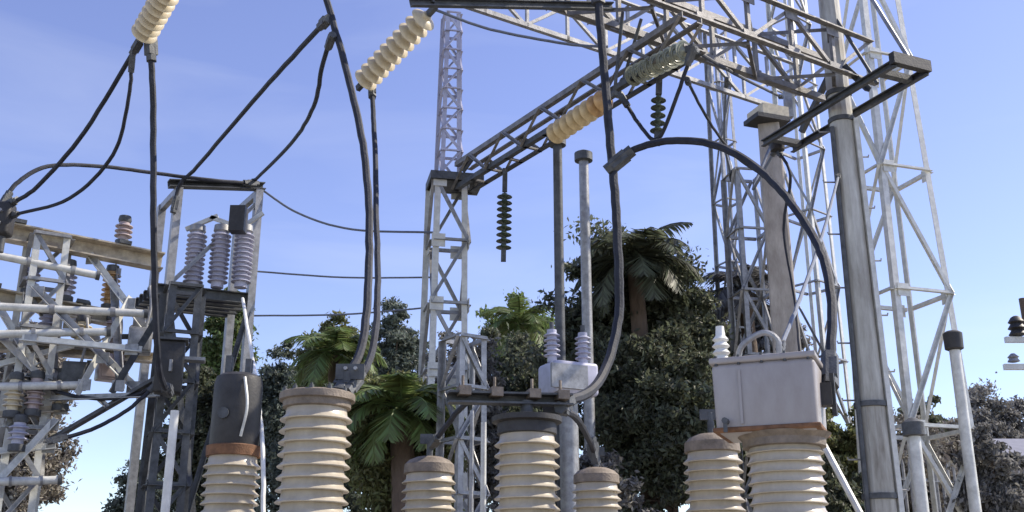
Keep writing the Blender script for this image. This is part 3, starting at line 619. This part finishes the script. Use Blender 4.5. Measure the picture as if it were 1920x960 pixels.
cable('arched_cable', 'thin secondary arch from the olive string down to the rear girder', [(1300, 92, 10.4), (1345, 120, 11.5), (1400, 150, 13.5), (1465, 182, 16.0)], .022)
cable('jumper_cable', 'looped jumper under the dark girder between the insulator strings', [(1165, 180, 11.5), (1200, 235, 11.4), (1232, 262, 11.2), (1262, 200, 10.8), (1298, 95, 10.4)], .024)

cable('dropper_cable', 'thin grey dropper hanging from the rear girder to the lattice support', [(1362, 150, 15.8), (1358, 260, 16.6), (1372, 336, 17.4)], .022, 'wire')
cable('dropper_cable', 'thin dark dropper from the girder curving to the concrete column', [(1288, 150, 11.4), (1330, 228, 13.0), (1378, 292, 14.6), (1432, 330, 15.4)], .02)
cable('dropper_cable', 'dark dropper hanging off the crossarm end beside the concrete column', [A0 + Vector((0, 0, -.05)), (1482, 330, 14.0), (1470, 430, 14.3), (1490, 560, 14.0), (1500, 660, 13.0), (1506, 760, 12.6)], .022)
# ------------------------------------------------------------------ trees
def leaf_mesh(name, rx, ry, rz, nclump, nleaf, size, seed, gap=.35):
    rng = np.random.default_rng(seed)
    u = rng.normal(size=(nclump, 3)); u /= np.linalg.norm(u, axis=1)[:, None]
    ang = np.arctan2(u[:, 1], u[:, 0])
    edge = 1 + .22 * np.sin(3 * ang + seed) + .16 * np.sin(5 * ang + 2.1 * seed + 3 * u[:, 2]) + .1 * rng.normal(size=nclump)
    edge = np.minimum(edge, 1.16)
    rad = (gap + (1 - gap) * rng.random(nclump) ** .6) * edge
    c = u * rad[:, None] * np.array([rx, ry, rz])
    cs = (.09 + .13 * rng.random(nclump)) * (rx + rz) / 2
    off = rng.normal(size=(nclump, nleaf, 3)) * .5; off[..., 2] *= .65
    pos = (c[:, None, :] + off * cs[:, None, None]).reshape(-1, 3)
    n = len(pos); s = size * (.6 + .8 * rng.random(n))
    a = rng.normal(size=(n, 3)); a[:, 2] -= .4; a /= np.linalg.norm(a, axis=1)[:, None]
    b = np.cross(a, rng.normal(size=(n, 3))); b /= np.linalg.norm(b, axis=1)[:, None]
    nn = np.cross(a, b)
    A = a * s[:, None]; Bv = b * (s * .42)[:, None]; Nn = nn * (s * .12)[:, None]
    v = np.stack([pos - A, pos - Bv * 1.0 + Nn, pos + A, pos + Bv + Nn], 1).reshape(-1, 3)
    f = np.arange(n * 4).reshape(-1, 4)
    me = bpy.data.meshes.new(name); me.from_pydata(v.tolist(), [], f.tolist()); me.update()
    return me, c
def tree(name, label, px, py_top, py_mid, wpx, Y, m, seed, nclump=90, nleaf=110, size=.14, cat='tree', group=None, lean=0.0, gap=.35, deep=.8):
    nleaf = int(nleaf * 1.9); size *= .46; nclump = int(nclump * 1.7)
    mid = P(px, py_mid, Y); tp = P(px, py_top, Y); hw = wpx / FPX * Y
    rz = (tp.z - mid.z) / 1.12; base = ground(mid) + Vector((lean, 0, 0))
    root = thing(name, label, cat, base, group)
    me, cl = leaf_mesh('crown', hw, hw * deep, rz, nclump, nleaf, size, seed, gap)
    link('crown', me, m, root, mid - base)
    rng = random.Random(seed); tr = max(.05, min(.24, hw * .12)); fork = base.lerp(mid, .7) + Vector((rng.uniform(-.1, .1), 0, 0))
    part('trunk', MB().tube(smooth_path([base, base.lerp(fork, .5) + Vector((rng.uniform(-.15, .15), rng.uniform(-.1, .1), 0)), fork, mid + Vector((0, 0, rz * .5))]), tr, 9, tr * .25), 'bark', root, 60)
    idx = list(range(len(cl))); rng.shuffle(idx)
    for i in idx[:12]:
        e = mid + Vector(cl[i].tolist()); s = fork.lerp(mid, rng.uniform(-.2, .9))
        part('limb', MB().tube(smooth_path([s, s.lerp(e, .5) + Vector((0, 0, .1 * rz)), e], 4), tr * .38, 6, .012), 'bark', root, 60)
    return root
tree('big_tree', 'big dark green tree crown filling the space behind the thick dropper cable', 1180, 425, 660, 158, 18, 'leaf_dark', 3, 210, 120, .125, gap=.3)
tree('big_tree', 'greyish tree mingling with the big dark crown above the pale tank', 1300, 510, 690, 95, 21, 'leaf_grey', 33, 90, 110, .125, gap=.3)
tree('big_tree', 'dark tree spreading low between the tank and the dropper cable', 1255, 600, 800, 130, 16.5, 'leaf_dark', 5, 170, 120, .11, gap=.15)
tree('broadleaf_tree', 'green rounded tree directly behind the crossed dark cables', 632, 590, 720, 68, 27, 'leaf_mid', 11, 130, 110, .15, gap=.1)
tree('broadleaf_tree', 'hazy blue-green tree peeping out beside the straight cable', 735, 560, 700, 60, 40, 'leaf_blue', 12, 110, 100, .2, gap=.1)
tree('broadleaf_tree', 'fresh green tree top between the pale lattice post and slim dark post', 978, 548, 660, 80, 36, 'leaf_light', 13, 110, 100, .19, gap=.1)
tree('shrub', 'leafy green shrub between flat capped and domed porcelain columns', 745, 690, 850, 105, 13, 'leaf_mid', 14, 190, 130, .085, 'shrub', gap=.1)
tree('broadleaf_tree', 'dark blue-green tree between the black head and flat brown cap', 515, 640, 800, 52, 30, 'leaf_blue', 15, 110, 100, .16, gap=.1)
tree('broadleaf_tree', 'small dark tree low in the bright sky gap', 268, 850, 980, 62, 38, 'leaf_blue', 16, 110, 100, .2, gap=.1)
tree('dry_tree', 'dusty grey-brown tree under the beige channel beams', 25, 600, 830, 105, 20, 'leaf_dry', 17, 210, 90, .12, gap=.2)
tree('broadleaf_tree', 'bright green foliage behind the narrow dark lattice column', 425, 550, 680, 50, 18, 'leaf_light', 18, 110, 110, .1, gap=.1)
tree('broadleaf_tree', 'dark foliage low behind the narrow dark lattice column and black head', 385, 660, 850, 75, 17, 'leaf_dark', 29, 140, 110, .1, gap=.1)
tree('broadleaf_tree', 'dark tree right of the lattice mast behind the lone pale post', 1752, 735, 870, 66, 24, 'leaf_dark', 19, 120, 110, .13, gap=.1)
tree('dry_tree', 'grey dusty tree over the low house roof', 1868, 722, 850, 95, 40, 'leaf_grey', 20, 130, 100, .2, gap=.2)
tree('shrub', 'light green shrub growing between tank and stained steel pole', 1580, 755, 870, 60, 17, 'leaf_mid', 21, 110, 110, .1, 'shrub', gap=.1)
tree('broadleaf_tree', 'loose grey-green tree behind the concrete column', 1420, 520, 660, 80, 24, 'leaf_grey', 22, 60, 90, .15, gap=.35)
tree('dry_tree', 'thin brownish tree behind the lattice support and clamp bar', 870, 605, 800, 75, 17, 'leaf_grey', 23, 120, 80, .1, gap=.2)
tree('broadleaf_tree', 'dark tree between domed column and clamped column', 960, 620, 800, 110, 22, 'leaf_dark', 24, 150, 110, .13, gap=.1)
tree('dry_tree', 'bushy brown thicket beneath the lattice mast', 1680, 775, 930, 130, 20, 'leaf_dry', 25, 170, 90, .12, gap=.1)
tree('dry_tree', 'dense brown-grey bush between lone pale post and the low house', 1800, 790, 920, 90, 23, 'leaf_dry', 26, 130, 90, .13, gap=.1)
tree('broadleaf_tree', 'dark leafy bush under the pale tank beside the stained steel pole', 1570, 850, 980, 90, 15, 'leaf_dark', 27, 110, 110, .1, gap=.1)
tree('dry_tree', 'pale dusty bush behind the two rear domed columns', 1060, 810, 950, 130, 15, 'leaf_grey', 28, 130, 90, .1, gap=.1)
tree('broadleaf_tree', 'low green bush behind the flat brown capped column', 610, 730, 900, 95, 20, 'leaf_blue', 30, 120, 100, .12, gap=.1)
tree('broadleaf_tree', 'low green bush behind the tank column and its half hidden neighbour', 1410, 690, 880, 110, 19, 'leaf_mid', 31, 140, 100, .12, gap=.1)
def palm(label, px, py, Y, rad, m, seed, nf=22):
    c = P(px, py, Y); root = thing('palm_tree', label, 'palm', ground(c)); rng = random.Random(seed)
    part('trunk', MB().tube(smooth_path([ground(c), ground(c).lerp(c, .5) + Vector((.12, 0, 0)), c]), .2, 10, .13), 'bark', root, 60)
    for i in range(nf):
        az = i * 2.399 + rng.uniform(-.2, .2); el = R(78 - 95 * (i / nf) + rng.uniform(-8, 8)); Lf = rad * rng.uniform(.85, 1.1)
        h = Vector((math.cos(az), math.sin(az), 0)); pts = []
        p = c.copy(); e = el
        for k in range(9):
            pts.append(p.copy()); p = p + (h * math.cos(e) + Vector((0, 0, math.sin(e)))) * (Lf / 8); e -= R(11 + 4 * rng.random())
        mb = MB().tube(pts, .022, 5, .006); sd_ = Vector((-h.y, h.x, 0))
        for k in range(46):
            t = .12 + .87 * k / 45; x_ = t * 8; j = min(7, int(x_)); b0 = pts[j].lerp(pts[j + 1], x_ - j); d = (pts[j + 1] - pts[j]).normalized()
            ll = rad * .30 * math.sin(math.pi * min(1, t * .85 + .12)) + .03
            for sg in (-1, 1):
                tip = b0 + (sd_ * sg * .85 + d * .65 + Vector((0, 0, -.45 + rng.uniform(-.2, .25)))) * ll; wv = d * .022
                mb.add([b0 - wv, b0 + wv, tip.lerp(b0, .45) + wv * 1.2, tip], [(0, 1, 2, 3)])
        part('frond', mb, m, root)
    return root
palm('feathery palm crown directly behind the crossed dark cables', 628, 668, 22, 1.2, 'leaf_light', 41)
palm('low feathery palm between flat capped and domed porcelain columns', 752, 775, 12.4, .9, 'leaf_light', 42)
palm('feathery palm rising left of the slim dark post', 975, 612, 30, 1.35, 'leaf_light', 43)
palm('tall dark palm with brown trunk just behind the thick dropper cable', 1190, 500, 17.0, 1.3, 'leaf_dark', 44, 26)
palm('grey-green palm crown above the pale tank behind the concrete column', 1395, 545, 20.0, 1.1, 'leaf_grey', 47, 18)
tree('shrub', 'grey-green bush in front of the palisade fence by lone pale post', 1868, 800, 930, 75, 15.5, 'leaf_grey', 46, 120, 100, .1, 'shrub', gap=.1)
# palisade fence at the right
f0 = P(1590, 862, 17.0); f1 = P(1990, 862, 19.5); ftop = f0.z
root = thing('palisade_fence', 'pale steel palisade fence in front of brown bushes and low house', 'fence', ground(f0))
fd = (ground(f1) - ground(f0)); fl_ = fd.length; fd.normalize(); qf = fd.to_track_quat('X', 'Z')
pk = MB().prism((0, 0, .1), (0, 0, ftop), [(-.035, -.004), (0, -.016), (.035, -.004), (.035, .002), (0, -.010), (-.035, .002)], Vector((0, 1, 0)))
pk.prism((0, 0, ftop), (0, 0, ftop + .09), [(-.035, -.004), (0, -.016), (.035, -.004), (.035, .002), (0, -.010), (-.035, .002)], Vector((0, 1, 0)), .08)
pk_me = pk.mesh('picket')
for k in range(int(fl_ / .15)):
    link('picket', pk_me, 'steel_mid', root, fd * (k * .15), qf @ Quaternion((0, 0, 1), R(random.uniform(-4, 4))))
for z in (.4, ftop - .25): part('rail', MB().angle(ground(f0) + Vector((0, .03, z)), ground(f1) + Vector((0, .03, z)), .05, .008), 'steel', root)
for k in range(3):
    p = ground(f0) + fd * (k * fl_ / 2); part('post', MB().box(p + Vector((0, .09, (ftop + .05) / 2)), (.09, .06, ftop + .05), qf), 'steel', root)
# ------------------------------------------------------------------ low house at the right
hb0 = P(1900, 905, 30)
root = thing('low_house', 'low house with pale sheet roof and dark boarded front', 'house', ground(hb0)); x, y, _ = hb0; zt = P(1900, 868, 30).z
part('wall', MB().box((x + 1.2, y + 2.5, zt / 2), (4.6, 5, zt)), 'wall', root)
part('roof', MB().prism((x - 1.4, y - .4, zt), (x + 3.8, y - .4, zt), [(0, .02), (.0, .14), (-3, 1.05), (-6, .14), (-6, .02), (-3, .93)]), 'roof', root)
for k in range(14): part('board', MB().box((x - 1.0 + k * .32, y - .03, zt * .45), (.28, .05, zt * .85)), 'door', root)
f = part('window', MB().box((x + 1.2, y - .075, zt * .6), (.8, .04, .7)), 'steel', root); part('pane', MB().box((x + 1.2, y - .1, zt * .6), (.7, .02, .6)), 'glass', root, parent=f)
# far utility pole at the right edge
up0 = P(1925, 560, 26)
root = thing('utility_pole', 'distant utility pole with dark insulators at the edge of the sky', 'pole', ground(up0))
part('shaft', MB().tube([ground(up0) + Vector((.1, .16, 0)), up0 + Vector((-.04, .16, .05))], .1, 10, .08), 'bark', root, 40)
part('crossarm', MB().box(P(1926, 688, 26), (1.15, .12, .14)), 'steel_pale', root)
part('crossarm', MB().box(P(1928, 637, 26), (1.15, .12, .14)), 'steel_pale', root)
part('insulator', MB().lathe([(.1, -.28), (.22, -.24), (.14, -.12), (.22, -.08), (.14, .04), (.2, .08), (.12, .2), (.05, .24)], P(1906, 610, 26), 14), 'dark_head', root, 50)
part('insulator', MB().lathe([(.08, -.1), (.15, -.08), (.1, 0), (.14, .03), (.05, .12)], P(1900, 672, 26), 14), 'steel', root, 50)
